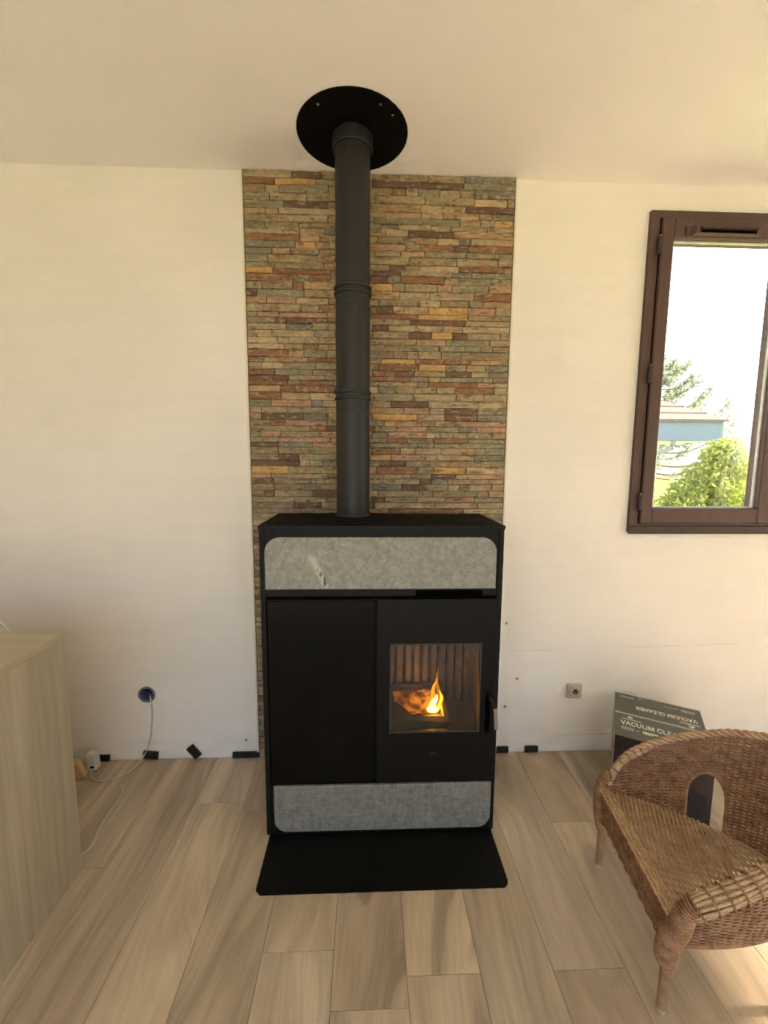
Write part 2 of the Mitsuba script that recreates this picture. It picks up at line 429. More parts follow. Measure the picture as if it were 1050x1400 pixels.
# ------------------------------------------------------------------ stacked slate strip behind the stove
SP = thing('stone_strip', 'floor-to-ceiling strip of stacked rusty and grey-green slate behind the stove', 'stone cladding')
PL, PR = -.494, .597
put('backing', bx(PL, PR, -.006, -.0005, .0, H-.001), 'mat_mortar', SP)
ACC = [(0.39,0.592,2.491,'b'),(0.391,0.587,2.464,'g'),(-0.49,-0.368,2.463,'r'),(0.018,0.173,2.463,'d'),(0.173,0.385,2.463,'d'),(-0.363,-0.207,2.459,'o'),(0.43,0.591,2.437,'b'),(0.431,0.565,2.407,'l'),(-0.488,-0.389,2.399,'g'),(0.015,0.215,2.385,'t'),(-0.359,-0.158,2.381,'d'),(-0.491,-0.336,2.367,'g'),(0.071,0.215,2.353,'t'),(0.515,0.593,2.328,'o'),(0.122,0.255,2.302,'l'),(0.372,0.583,2.282,'t'),(-0.171,-0.134,2.28,'b'),(0.163,0.348,2.276,'d'),(0.283,0.373,2.25,'l'),(-0.21,-0.155,2.228,'t'),(-0.292,-0.21,2.226,'o'),(0.212,0.349,2.224,'r'),(0.35,0.41,2.223,'d'),(0.213,0.376,2.145,'l'),(0.09,0.153,2.144,'d'),(0.382,0.564,2.144,'r'),(-0.471,-0.383,2.123,'o'),(0.428,0.596,2.119,'g'),(-0.488,-0.3,2.098,'r'),(0.136,0.316,2.096,'r'),(0.377,0.511,2.092,'g'),(0.016,0.103,2.066,'o'),(0.046,0.215,2.002,'g'),(-0.2,-0.136,1.99,'r'),(0.417,0.533,1.989,'p'),(0.252,0.417,1.986,'o'),(0.216,0.417,1.963,'o'),(-0.294,-0.166,1.962,'t'),(0.016,0.21,1.959,'r'),(-0.332,-0.164,1.939,'d'),(-0.333,-0.226,1.912,'b'),(0.266,0.352,1.887,'o'),(-0.486,-0.393,1.886,'l'),(0.352,0.414,1.885,'d'),(-0.487,-0.37,1.86,'l'),(-0.266,-0.202,1.834,'r'),(-0.489,-0.327,1.804,'r'),(0.057,0.202,1.78,'o'),(0.32,0.432,1.778,'r'),(0.432,0.586,1.777,'t'),(0.214,0.32,1.776,'r'),(0.244,0.329,1.754,'o'),(0.045,0.215,1.752,'r'),(-0.487,-0.384,1.731,'r'),(0.115,0.197,1.724,'d'),(-0.393,-0.326,1.702,'d'),(0.004,0.18,1.7,'r'),(0.18,0.257,1.699,'g'),(-0.281,-0.143,1.679,'r'),(-0.488,-0.333,1.676,'r'),(0.257,0.465,1.675,'r'),(-0.286,-0.138,1.664,'r'),(-0.364,-0.299,1.648,'r'),(-0.488,-0.36,1.623,'r'),(0.431,0.593,1.599,'l'),(0.099,0.259,1.598,'d'),(0.328,0.468,1.572,'d'),(0.469,0.59,1.547,'b'),(-0.488,-0.444,1.546,'p'),(-0.27,-0.165,1.546,'b'),(0.022,0.212,1.545,'o'),(-0.345,-0.17,1.524,'p'),(0.073,0.123,1.522,'o'),(0.374,0.591,1.52,'p'),(0.124,0.255,1.491,'p'),(0.471,0.586,1.491,'p'),(-0.447,-0.364,1.466,'t'),(0.088,0.249,1.464,'p'),(-0.375,-0.157,1.441,'p'),(-0.489,-0.377,1.44,'d'),(0.011,0.214,1.437,'g'),(0.214,0.286,1.421,'b'),(0.017,0.142,1.416,'r'),(0.101,0.25,1.391,'p'),(0.011,0.101,1.39,'o'),(-0.376,-0.291,1.388,'d'),(0.462,0.578,1.387,'b'),(0.053,0.167,1.365,'d'),(-0.484,-0.287,1.362,'d'),(0.288,0.427,1.338,'o'),(-0.476,-0.336,1.337,'o'),(0.041,0.216,1.313,'r'),(0.228,0.277,1.287,'d'),(0.15,0.259,1.262,'d'),(-0.284,-0.219,1.26,'b'),(0.468,0.585,1.2,'g'),(-0.316,-0.198,1.179,'d'),(0.006,0.09,1.159,'o'),(0.429,0.587,1.157,'l'),(0.091,0.42,1.153,'r')]


def make_stone(x0, x1, z0, z1, d, r):
    """A split stone: a slab with an uneven face."""
    nx = max(2, int((x1-x0)/.05)+1)
    xs = np.linspace(x0, x1, nx+1)
    f = lambda x, z: -d-.0028*(r.random()-.5)*2
    front = [[(x if 0 < i < nx else x+(.0012 if i == 0 else -.0012), f(x, z), z+(.0009 if z == z0 else -.0009)) for i, x in enumerate(xs)] for z in (z0, (z0+z1)/2, z1)]
    v = [p for row in front for p in row]
    n = nx+1
    F = []
    for j in range(2):
        for i in range(nx):
            a = j*n+i
            F += [(a, a+1, a+n+1), (a, a+n+1, a+n)]
    b = len(v)
    v += [(x0, -.004, z0), (x1, -.004, z0), (x1, -.004, z1), (x0, -.004, z1)]
    F += [(b, b+1, k) for k in [nx]]
    for i in range(nx):
        F += [(b, i+1, i)] if True else []
        F += [(b+3, 2*n+i, 2*n+i+1)]
    F += [(b+3, 2*n+nx, b+2), (b, 0, n), (b, n, 2*n), (b, 2*n, b+3), (b+1, b+2, 2*n+nx), (b+1, 2*n+nx, n+nx), (b+1, n+nx, nx)]
    return trimesh.Trimesh(np.array(v), np.array(F), process=False)


sr = np.random.default_rng(5)
stones = []
z = H-.002
while z > .02:
    h = float(sr.choice([.0205, .0235, .026, .028, .031]))
    near = [a for a in ACC if z-h-.004 < a[2] < z+.004]
    zb = max(z-h, .004)
    accs = sorted([a for a in near if zb <= a[2] < z], key=lambda a: a[0])
    segs, x = [], PL+.002
    def fill(xa, xb):
        while xb-xa > .003:
            w = float(sr.choice([.05, .075, .1, .13, .17, .22]))*(.8+.4*sr.random())
            if xb-xa-w < .035:
                w = xb-xa
            segs.append((xa, xa+w, str(sr.choice(list('aaaccceeegggttrpbld')))))
            xa += w
    for a in accs:
        a0, a1 = max(a[0], x), min(a[1], PR-.002)
        if a1-a0 < .03:
            continue
        if a0-x < .03:
            a0 = x
        if PR-.002-a1 < .03:
            a1 = PR-.002
        fill(x, a0)
        segs.append((a0, a1, a[3]))
        x = a1
    fill(x, PR-.002)
    for a, b, k in segs:
        stones.append((a, b, zb, z, k))
    z = zb
area = []
for i, (a, b, c, d, k) in enumerate(stones):
    vis = 0 if d < 1.13 else (b-a)*(d-c)
    if vis and -.13 < (a+b)/2 < .01:
        vis *= .2
    area.append(-vis)
first = set(np.argsort(area)[:295].tolist())
rest = {}
for i, (a, b, c, d, k) in enumerate(stones):
    dep = float(sr.choice([.0095, .011, .0125, .014, .0165]))+(.001*sr.random())
    g = .0004
    m = make_stone(a+g, b-g, c+g*.7, d-g*.7, dep, sr)
    if i in first:
        put('stone', m, 'mat_slate_'+k, SP)
    else:
        rest.setdefault(k, []).append(m)
for k, ms in rest.items():
    put('small_stones', cat(*ms), 'mat_slate_'+k, SP, kind='stuff')
put('trim_1', bx(PL-.009, PL-.0005, -.0125, -.0005, .0, H-.001, .001), 'mat_white_trim', kind='structure')
put('trim_2', bx(PR+.0005, PR+.009, -.0125, -.0005, .0, H-.001, .001), 'mat_white_trim', kind='structure')

# ------------------------------------------------------------------ pellet stove
ST = thing('pellet_stove', 'black pellet stove with two grey soapstone panels and a lit fire window', 'stove')
sx0, sx1, sf, sbk, sh = -.363, .470, -.428, -.09, 1.146
cav = (.045, .442, -.405, -.15, .352, .80)


def mbox(x0, x1, y0, y1, z0, z1):
    return m3.Manifold.cube((x1-x0, y1-y0, z1-z0)).translate((x0, y0, z0))


body = mbox(sx0+.012, sx1-.012, sf+.016, sbk, .004, sh-.012)-mbox(cav[0], cav[1], -.5, cav[3], cav[4], cav[5])
put('body', body, BLACK, ST)
for a in (sx0, sx1-.018):
    put('side_panel', bx(a, a+.018, sf-.002, sbk-.01, .004, sh-.008, .0015), BLACK, ST)
tp = put('top_plate', mbox(sx0-.002, sx1+.002, sf-.004, sbk+.0, sh-.012, sh)-mbox(-.318, .42, -.372, -.350, sh-.02, sh+.01), BLACK, ST)
put('vent_slot', bx(-.318, .42, -.372, -.350, sh-.0119, sh-.009), 'mat_slot', tp)
put('flue_base_plate', bx(-.155, .047, -.305, -.104, sh, sh+.004, .001), BLACK, ST)
put('front_plate', bx(sx0+.018, sx1-.018, sf+.002, sf+.016, .9, sh-.012), BLACK, ST)
put('front_plate', bx(sx0+.018, sx1-.018, sf+.002, sf+.016, .004, .200), BLACK, ST)
put('shadow_gap', cat(bx(sx0+.02, sx1-.02, sf+.009, sf+.016, .893, .9)), 'mat_slot', ST)
put('air_grille', bx(.17, .40, sf-.001, sf+.004, .9005, .919), 'mat_slot', ST, label='dark air slot under the upper stone')
up_ = bevel_prism_y(rounded(-.345, .4445, .927, 1.107, .052, '0011'), sf-.009, sf+.002, .003)
put('stone_panel', up_, 'mat_soapstone', ST, label='pale grey soapstone panel with rounded upper corners')
lo_ = bevel_prism_y(rounded(-.334, .456, .018, .198, .048, '1100'), sf-.009, sf+.002, .003)
put('stone_panel', lo_, 'mat_soapstone_lower', ST, label='darker grey soapstone panel with rounded lower corners')
hd = put('hopper_door', bx(-.343, .0265, sf-.004, sf+.014, .206, .886, .0025), 'mat_black_glass', ST, label='glossy black glass door on the left')
put('edge_strip', bx(-.343, .0265, sf-.0065, sf+.01, .886, .8905, .001), BLACK, hd)
dpoly = rounded(.036, .452, .206, .886, .003).difference(sbox(.081, .394, .406, .729))
fd = put('fire_door', prism_y(dpoly, sf-.004, sf+.012), 'mat_door_steel', ST, label='black steel fire door on the right')
put('edge_strip', bx(.036, .452, sf-.0065, sf+.01, .886, .8905, .001), BLACK, fd)
win = rounded(.081, .406, .394, .729, .002).difference(sbox(.0865, .4, .4005, .7235))
put('window_border', prism_y(win, sf-.003, sf+.010), mat('mat_border', plastic((0.05, 0.04, 0.034), 0.3)), fd)
v = np.array([(.086, sf+.004, .399), (.401, sf+.004, .399), (.401, sf+.004, .724), (.086, sf+.004, .724)])
put('pane', (v, np.array([[0, 1, 2], [0, 2, 3]])), 'mat_pane', fd)
# handle: a dark recess plate, and a bent lever with a bright tip
put('handle_plate', bx(.425, .441, sf-.008, sf-.004, .392, .535, .002), 'mat_slot', fd)
hp = np.array([(.434, -.432, .547), (.436, -.468, .540), (.445, -.485, .514), (.448, -.488, .444)])
hl = cat(*[trimesh.convex.convex_hull(np.vstack([bx(p[0]-.005, p[0]+.005, p[1]-.003, p[1]+.003, p[2]-.003, p[2]+.003).vertices for p in hp[i:i+2]])) for i in range(2)])
hk = put('handle', hl, BLACK, fd)
put('grip', trimesh.convex.convex_hull(np.vstack([bx(p[0]-.006, p[0]+.006, p[1]-.003, p[1]+.003, p[2]-.003, p[2]+.003).vertices for p in hp[2:4]])), 'mat_chrome', hk, label='bright metal grip')
lg = cat(prism_y(Polygon([(.227, .312), (.233, .316), (.239, .3215), (.245, .316), (.251, .312), (.245, .313), (.239, .3165), (.233, .313)]), sf-.0055, sf-.004), bx(.222, .257, sf-.0055, sf-.004, .307, .3085))
put('emblem', lg, mat('mat_emblem', plastic((0.05, 0.045, 0.042), 0.3)), fd, label='small faint grey emblem under the fire window')
# firebox
fb = put('firebox', cat(bx(cav[0], cav[1], cav[2]+.02, cav[3], cav[4], cav[4]+.006), bx(cav[0], cav[1], cav[2]+.02, cav[3], cav[5]-.005, cav[5])), 'mat_soot', ST)
nr = 11
xs = np.linspace(cav[0], cav[1], nr+1)
for i in range(nr):
    a, b = xs[i]+.002, xs[i+1]-.002
    w = (b-a)*.22
    py_ = cav[3]-.004
    sec = Polygon([(a, py_), (a, py_-.008), (a+w, py_-.017), (b-w, py_-.017), (b, py_-.008), (b, py_)])
    put('rib', prism_z(sec, cav[4]+.006, cav[5]-.005), 'mat_vermiculite', fb)
for xa, xb in ((cav[0]+.0005, cav[0]+.012), (cav[1]-.012, cav[1]-.0005)):
    for k in range(5):
        ya = cav[2]+.03+k*.042
        put('rib', bx(xa, xb, ya, ya+.036, cav[4]+.006, cav[5]-.005, .003), 'mat_vermiculite', fb)
bp = m3.Manifold.hull_points(np.array([(x, y, z) for x, y, z in [(.09, -.36, .362), (.30, -.36, .362), (.30, -.19, .362), (.09, -.19, .362), (.085, -.37, .405), (.31, -.37, .395), (.31, -.18, .45), (.085, -.18, .45)]]))
bp = bp-m3.Manifold.hull_points(np.array([(.10, -.34, .372), (.29, -.34, .372), (.29, -.2, .372), (.10, -.2, .372), (.094, -.36, .47), (.30, -.36, .47), (.30, -.19, .47), (.094, -.19, .47)]))
put('burn_pot', bp, 'mat_burner', ST, label='trough-shaped burner glowing orange')
put('ash_bed', bx(.06, .43, -.385, -.16, cav[4]+.006, cav[4]+.012, .002), 'mat_ash_powder', ST)
em = trimesh.convex.convex_hull(np.array([(.105, -.225, .436), (.30, -.215, .440), (.30, -.275, .384), (.175, -.300, .383), (.112, -.265, .420), (.30, -.20, .38), (.12, -.20, .40), (.105, -.21, .43)]))
for _ in range(5):
    em = em.subdivide()
em.vertices = em.vertices+.010*(meshkit.fbm(em.vertices*50+3, 3, 2)[:, None]-.5)*[.4, 1, 1]


cc = em.triangles_center
hot = np.clip((meshkit.fbm(cc*[45, 45, 70]+2, 3, 5)-.36)/.26, 0, 1)*(.22+.78*np.clip((cc[:, 0]-.10)/.15, 0, 1))
for q in range(6):                                                     # six degrees of glow
    sel = np.where(np.minimum((hot*6).astype(int), 5) == q)[0]
    if len(sel):
        g = (q+.4)/6
        scene[f'pellet_stove__ember_bed__{q+1:03d}'] = ply(em.submesh([sel], append=True), diffuse((0.02, 0.01, 0.005)), emitter={'type': 'area', 'radiance': {'type': 'rgb', 'value': [.004+.070*g**1.2, .0008+.021*g**1.4, .0001+.0015*g**1.8]}})
tag('pellet_stove__ember_bed', label='glowing orange bed of embers')


def flame(cx, cy, z0, h, r, lean, seed):
    n, m = 22, 14
    t = np.linspace(0, 1, n)
    prof = r*np.sqrt(np.clip(t*6, 0, 1))*(1-t)**0.9*(1+.18*np.sin(t*9+seed))
    ox = cx+lean*t**1.5+.008*np.sin(t*7+seed*2)*t
    an = np.arange(m)*2*np.pi/m
    V = np.stack([ox[:, None]+prof[:, None]*np.cos(an), cy+.7*prof[:, None]*np.sin(an), np.repeat((z0+h*t)[:, None], m, 1)], -1).reshape(-1, 3)
    i, j = np.meshgrid(np.arange(n-1), np.arange(m), indexing='ij')
    q = np.stack([i*m+j, i*m+(j+1) % m, (i+1)*m+(j+1) % m, (i+1)*m+j], -1).reshape(-1, 4)
    return trimesh.Trimesh(V, np.vstack([q[:, [0, 1, 2]], q[:, [0, 2, 3]]]), process=False)


FL = thing('flame', 'yellow and orange flame burning in the stove window', 'flame')
for nm, ms, col in (('core', [flame(.258, -.290, .384, .075, .026, .010, 1)], (7.0, 2.6, .050)),
                    ('tongue', [flame(.287, -.280, .388, .088, .013, .008, 2.2)], (.22, .075, .003)),
                    ('tongue', [flame(.262, -.262, .39, .125, .017, .012, .4)], (.11, .032, .002)),
                    ('tongue', [flame(.285, -.255, .40, .16, .009, -.004, 3.3)], (.045, .012, .001))):
    k = key_for('flame__'+nm)
    scene[k] = ply(cat(*ms), diffuse((0, 0, 0)), smooth=True, emitter={'type': 'area', 'radiance': {'type': 'rgb', 'value': list(col)}})

# ------------------------------------------------------------------ flue pipe
FP = thing('flue_pipe', 'black round flue pipe rising from the stove into the ceiling', 'flue pipe')
fx, fy, R0 = -.054, -.2135, .0625


def pipe(z0, z1, r, name='pipe_section'):
    put(name, lathe([(r-.004, z0), (r, z0), (r, z1), (r-.004, z1)], 64, (fx, fy, 0)), PIPE, FP, smooth=40)


pipe(sh+.004, 1.60, R0)
pipe(1.60, 1.965, R0)
pipe(1.965, H-.004, R0-.0005)


def ring(z, h, r, name='collar'):
    put(name, lathe([(R0-.003, z), (r-.002, z), (r, z+.003), (r, z+h-.003), (r-.002, z+h), (R0-.003, z+h)], 64, (fx, fy, 0)), PIPE, FP, smooth=40)


ring(sh+.004, .014, .069)
for zc in (1.588, 1.957):
    for dz in (0, .021):
        ring(zc+dz, .011, .0685, 'bead')
    ring(zc-.045, .0025, .0633, 'seam')
ring(H-.058, .045, .0715)
put('ceiling_plate', lathe([(R0-.002, H-.006), (.072, H-.007), (.188, H-.0045), (.193, H-.003), (.193, H-.0006), (R0-.002, H-.0006)], 96, (fx, fy, 0)), mat('mat_disc', plastic((0.004, 0.004, 0.0043), 0.35, .25)), FP, smooth=40, label='large black disc against the ceiling')
for a in (55, 130, 35):
    put('screw', lathe([(0, -.003), (.003, -.002), (.004, 0), (0, 0)], 12, (fx+.165*math.cos(math.radians(-a)), fy+.165*math.sin(math.radians(-a)), H-.0047)), 'mat_screw', FP)

hp_ = Polygon([(-.352, -.20), (-.352, -.632), (-.336, -.648), (.446, -.648), (.462, -.632), (.462, -.20)]).buffer(-.012).buffer(.012, 16)
put('hearth_plate', prism_z(hp_, .0004, .0040), 'mat_hearth', label='flat black floor plate lying in front of and under the stove', category='hearth plate')

# ------------------------------------------------------------------ wall fittings
SC = thing('wall_socket', 'cream round wall socket to the right of the stove', 'socket')
sxc, szc = .968, .303
rotp = lambda m: m.apply_transform(trimesh.transformations.rotation_matrix(math.radians(4), (0, 1, 0), (sxc, 0, szc)))
put('plate', rotp(bx(sxc-.036, sxc+.036, -.012, -.0004, szc-.036, szc+.036, .004)), 'mat_cream_plastic', SC)


def disc_y(prof, at, n=40):
    m = trimesh.creation.revolve(np.array(prof, float), sections=n)
    m.apply_transform(trimesh.transformations.rotation_matrix(math.pi/2, (1, 0, 0)))
    m.apply_translation(at)
    return m


put('ring', disc_y([(.014, .010), (.014, .019), (.0205, .021), (.024, .018), (.024, .010)], (sxc, 0, szc)), 'mat_cream_plastic', SC, smooth=40)
put('recess', disc_y([(0, .0125), (.0139, .0125), (.0139, .018), (.0142, .018)], (sxc, 0, szc)), mat('mat_socket_in', plastic((0.36, 0.30, 0.21), 0.3)), SC)
put('earth_pin', disc_y([(0, .024), (.002, .024), (.0025, .022), (.0025, .0125)], (sxc, 0, szc+.006), 12), 'mat_chrome', SC)
for dx in (-.0075, .0075):
    put('pin_hole', disc_y([(0, .0128), (.0028, .0128), (.0028, .0124)], (sxc+dx, 0, szc-.003), 12), 'mat_slot', SC)
put('plaster_patch', bx(sxc-.012, sxc+.038, -.003, -.0004, szc+.035, szc+.050, .0015), 'mat_plaster_patch', SC, label='rough white plaster patch above the plate')

EB = thing('electrical_box', 'blue open round electrical box set in the wall at left', 'electrical box')
put('cup', disc_y([(0, -.05), (.0325, -.05), (.0332, .0008), (.031, .0008), (.0305, -.047), (0, -.047)], (-.990, 0, .312)), 'mat_blue_box', EB, smooth=40)
put('flange', disc_y([(.029, .0005), (.029, .0028), (.0375, .002), (.0375, .0005)], (-.990, 0, .312)), mat('mat_blue_flange', plastic((0.16, 0.23, 0.35), 0.25)), EB, smooth=40)
put('inner_wall', cat(bx(-1.012, -.985, .020, .034, .300, .318, .002), bx(-.983, -.97, .015, .03, .318, .328, .002)), 'mat_blue_dark', EB)
put('cord', tube(spline([(-.982, .02, .30), (-.972, -.006, .302), (-.968, -.008, .26), (-.972, -.006, .18), (-.985, -.006, .10), (-1.0, -.012, .05), (-1.02, -.05, .012), (-1.06, -.115, .004), (-1.12, -.14, .004), (-1.17, -.13, .006), (-1.195, -.1, .012), (-1.204, -.081, .018)], 90), .0030, 8), 'mat_cord', smooth=True,
    label='thin cream cord hanging from the blue wall box to the white adapter', category='cord')
put('cord', tube(spline([(-1.035, -.165, .003), (-1.01, -.19, .003), (-.995, -.25, .003), (-.995, -.32, .003), (-.985, -.40, .003), (-.975, -.46, .003), (-.99, -.49, .003)], 70), .0036, 8), 'mat_cord', smooth=True,
    label='short cream cord lying curved on the floor beside the cabinet', category='cord')
AD = thing('power_adapter', 'white power adapter block standing on the floor against the wall', 'adapter')
am = bx(-.021, .021, -.016, .016, 0, .078, .004)
am.apply_transform(trimesh.transformations.rotation_matrix(math.radians(-4), (0, 1, 0)))
am.apply_translation((-1.205, -.060, .0025))
put('case', am, 'mat_white_plastic', AD)
put('plug_socket', bx(-1.213, -1.197, -.0775, -.0755, .012, .024, .0005), 'mat_slot', AD)
wm = bx(-.02, .02, -.012, .012, 0, .085, .002)
wm.apply_transform(trimesh.transformations.rotation_matrix(math.radians(-10), (0, 1, 0)))
wm.apply_transform(trimesh.transformations.rotation_matrix(math.radians(12), (1, 0, 0)))
wm.apply_translation((-1.226, -.112, .004))
put('wood_offcut', wm, 'mat_softwood', label='pale softwood offcut leaning beside the white adapter', category='wood block')
for (xx, zz, w, h, rot, lab) in ((-1.20, .014, .062, .027, 0, 'black rubber pad lying behind the white adapter'), (-.985, .024, .066, .034, 6, 'black rubber pad tilted slightly under the blue box'),
                                 (-.79, .030, .062, .036, 52, 'black rubber pad tilted steeply at the foot of the wall'), (-.586, .016, .06, .026, 0, 'left of two flat black rubber pads touching the stone strip'),
                                 (-.524, .016, .06, .026, 0, 'right of two flat black rubber pads touching the stone strip'), (.636, .016, .055, .028, 0, 'black rubber pad touching the right edge of the stone strip'),
                                 (.778, .016, .062, .028, 0, 'separate black rubber pad on the floor below the cream socket')):
    if xx == .636:
        xx = .640
    m = bx(-w/2, w/2, -.0135, -.003, -h/2, h/2, .0012)
    m.apply_transform(trimesh.transformations.rotation_matrix(math.radians(rot), (0, 1, 0)))
    m.apply_translation((xx, 0, max(zz, -m.bounds[0][2]+.0005)))
    put('rubber_pad', m, 'mat_rubber', label=lab, category='rubber pad', group='black rubber pads along the foot of the wall')
for xx, zz, lab in ((.637, .632, 'topmost of the three screws right of the stove'), (.698, .363, 'middle one of the three screws right of the stove'), (.647, .227, 'lowest of the three screws right of the stove'), (-.555, .083, 'single screw low on the wall left of the stove')):
    put('wall_screw', disc_y([(0, .003), (.0035, .003), (.0052, .0015), (.0052, -.004), (0, -.004)], (xx, 0, zz), 14), 'mat_screw', label=lab, category='screw', group='screws in the wall beside the stone strip')

# ------------------------------------------------------------------ sideboard at left
SB = thing('sideboard', 'pale ash wood sideboard standing at the left edge', 'sideboard')
bx0, bx1, by0, by1, bz = -1.90, -.950, -1.10, -.536, .823
put('side_panel', bx(bx1-.019, bx1, by0, by1, .0, bz-.0215, .0012), 'mat_ash', SB)
put('side_panel', bx(bx0, bx0+.019, by0, by1, .0, bz-.0215, .0012), 'mat_ash', SB)
put('top', bx(bx0-.001, bx1+.001, by0-.012, by1+.001, bz-.021, bz, .0012), 'mat_ash_top', SB)
put('bottom', bx(bx0+.02, bx1-.02, by0, by1-.012, .06, .078), 'mat_ash', SB)
put('back_panel', bx(bx0+.02, bx1-.02, by1-.012, by1-.004, .03, bz-.0215), 'mat_ash', SB)
put('plinth', bx(bx0+.02, bx1-.02, by0+.03, by0+.046, .0, .06), 'mat_ash', SB)
mid = (bx0+bx1)/2
for a, b, kx in ((bx0+.021, mid-.0015, mid-.05), (mid+.0015, bx1-.021, mid+.05)):
    d = put('door', bx(a, b, by0-.0005, by0+.018, .081, bz-.024, .0012), 'mat_ash', SB)
    kn = disc_y([(0, .026), (.011, .024), (.013, .018), (.006, .012), (.006, 0)], (kx, by0, .5), 20)
    put('knob', kn, 'mat_chrome', d, smooth=40)
put('cable', tube(spline([(-1.42, -.515, .003), (-1.41, -.515, .4), (-1.36, -.515, bz), (-1.24, -.515, bz+.06), (-1.14, -.515, bz+.012), (-1.11, -.515, bz-.2), (-1.105, -.515, .3), (-1.105, -.515, .003)], 90), .0025, 6), 'mat_cord', smooth=True, label='thin cable looping up behind the back edge of the sideboard', category='cable')

# ------------------------------------------------------------------ vacuum cleaner box
BX = thing('carton', 'dark grey and purple vacuum cleaner carton standing behind the wicker chair', 'box')
ang = math.radians(-30.5)
BM = np.eye(4)
BM[:3, 0] = (math.cos(ang), math.sin(ang), 0)
BM[:3, 1] = (-math.sin(ang), math.cos(ang), 0)
bw, bd, bh = .322, .350, .30
BM[:3, 3] = np.array((1.160, -.014, 0.0005))-np.array(BM[:3, 1])*bd       # the origin is the front left foot


def inbox(m):
    return m.apply_transform(BM)


put('front', inbox(bx(.0, bw, -.0005, .004, 0, bh-.003, .001)), 'mat_box_purple', BX)
put('back', inbox(bx(.0, bw, bd-.004, bd, 0, bh-.003, .001)), 'mat_box_purple', BX)
put('side', inbox(bx(.0, .004, .004, bd-.004, 0, bh-.003)), 'mat_cardboard_edge', BX, label='pale side')
put('side', inbox(bx(bw-.004, bw, .004, bd-.004, 0, bh-.003)), 'mat_cardboard_edge', BX, label='pale side')
put('bottom', inbox(bx(.004, bw-.004, .004, bd-.004, 0, .004)), 'mat_cardboard_edge', BX)
ff = put('flap', inbox(bx(.0, bw, .0, bd/2-.0008, bh-.003, bh, .0008)), 'mat_box_grey', BX)
fbk = put('flap', inbox(bx(.0, bw, bd/2+.0008, bd, bh-.003, bh, .0008)), 'mat_box_grey', BX)
put('tape', inbox(bx(.0, bw, bd/2-.008, bd/2+.003, bh+.0001, bh+.0005)), 'mat_tape', BX, label='clear tape along the flap seam')
for xx in (-.0006, bw-.0006):
    put('edge_wear', inbox(bx(xx, xx+.0012, -.0012, .0006, .0, bh-.003)), 'mat_cardboard_edge', BX)
put('edge_wear', inbox(bx(0, bw, -.0012, .0004, bh-.0038, bh-.0022)), 'mat_cardboard_edge', BX)


def on_top(m, x, y, flip=False):
    if flip:
        m.apply_transform(trimesh.transformations.rotation_matrix(math.pi, (0, 0, 1)))
    m.apply_translation((x, y, bh))
    return inbox(m)


tl = lambda s, h, b=True: meshkit.text_mesh(s, h, .0004, b)
def fit(m, w):
    m.apply_scale((w/(m.bounds[1][0]-m.bounds[0][0]), 1, 1)) if False else None
    s = w/(m.bounds[1][0]-m.bounds[0][0]); v = m.vertices.copy(); v[:, 0] = (v[:, 0]-v[:, 0].min())*s; m.vertices = v
    return m
def mark(h):
    return cat(prism_z(Polygon([(0, 0), (h*.5, h*.35), (h*1.0, 0), (h*.9, h*.6), (h*.5, h), (h*.1, h*.6)]), 0, .0004))
put('lettering', on_top(fit(tl('VACUUM CLEANER', .030), .25), .02, .084), 'mat_print_white', ff, label='white words VACUUM CLEANER')
put('lettering', on_top(cat(bx(0, .046, 0, .024, 0, .0003)), .022, .046), 'mat_print_grey', ff)
put('lettering', on_top(cat(bx(.052, .062, .008, .012, 0, .0003), bx(.074, .128, .008, .018, 0, .0003), bx(.074, .11, .0, .004, 0, .0003)), .022, .046), 'mat_print_white', ff)
put('emblem', on_top(cat(mark(.020), bx(-.022, .05, -.010, -.006, 0, .0004)), .046, .138), 'mat_print_white', ff)
put('lettering', on_top(fit(tl('VACUUM CLEANER', .026), .22), .30, bd-.094, True), 'mat_print_white', fbk, label='white words VACUUM CLEANER upside down')
put('lettering', on_top(cat(bx(0, .05, 0, .02, 0, .0003), bx(.06, .11, .004, .01, 0, .0003)), .30, bd-.028, True), 'mat_print_grey', fbk)
put('emblem', on_top(cat(mark(.022), bx(-.02, .05, -.011, -.006, 0, .0004)), .285, bd-.146, True), 'mat_print_white', fbk)
put('emblem', on_top(cat(mark(.022).apply_transform(trimesh.transformations.rotation_matrix(.5, (0, 0, 1))), bx(-.075, -.02, -.004, .012, 0, .0003)), .095, bd-.032), 'mat_print_grey', fbk)


def on_front(m, x, z):
    m.apply_transform(trimesh.transformations.rotation_matrix(math.pi/2, (1, 0, 0)))
    m.apply_translation((x, -.0005, z))
    return inbox(m)


put('emblem', on_front(cat(mark(.026), bx(-.03, .07, -.016, -.010, 0, .0004)), .06, .25), 'mat_print_dim', BX)
put('lettering', on_front(fit(tl('VACUUM CLEANER', .026), .21), .022, .195), 'mat_print_dim', BX, label='dim words on the purple front')
# the appliance printed on the front: a flat silhouette
pic = cat(on_front(prism_z(rounded(.10, .17, .03, .16, .02), 0, .0003), .09, .0), on_front(prism_z(rounded(.20, .235, .05, .155, .012), 0, .0003), .07, .0))
put('printed_picture', pic, 'mat_print_picture', BX, label='printed grey picture of an appliance')

# ------------------------------------------------------------------ child's wicker armchair
CH = thing('wicker_chair', 'small brown wicker armchair with arched back at the right', 'chair')
LV, BV, C0 = np.array([-.1313, -.9913, 0]), np.array([.9913, -.1313, 0]), np.array([.7625, -.7765, 0])
DEP, OFF = .42, .012


def local(s, u, z):
    s, u, z = np.broadcast_arrays(np.asarray(s, float), np.asarray(u, float), np.asarray(z, float))
    return C0+s[..., None]*LV+u[..., None]*BV+z[..., None]*np.array([0, 0, 1.0])


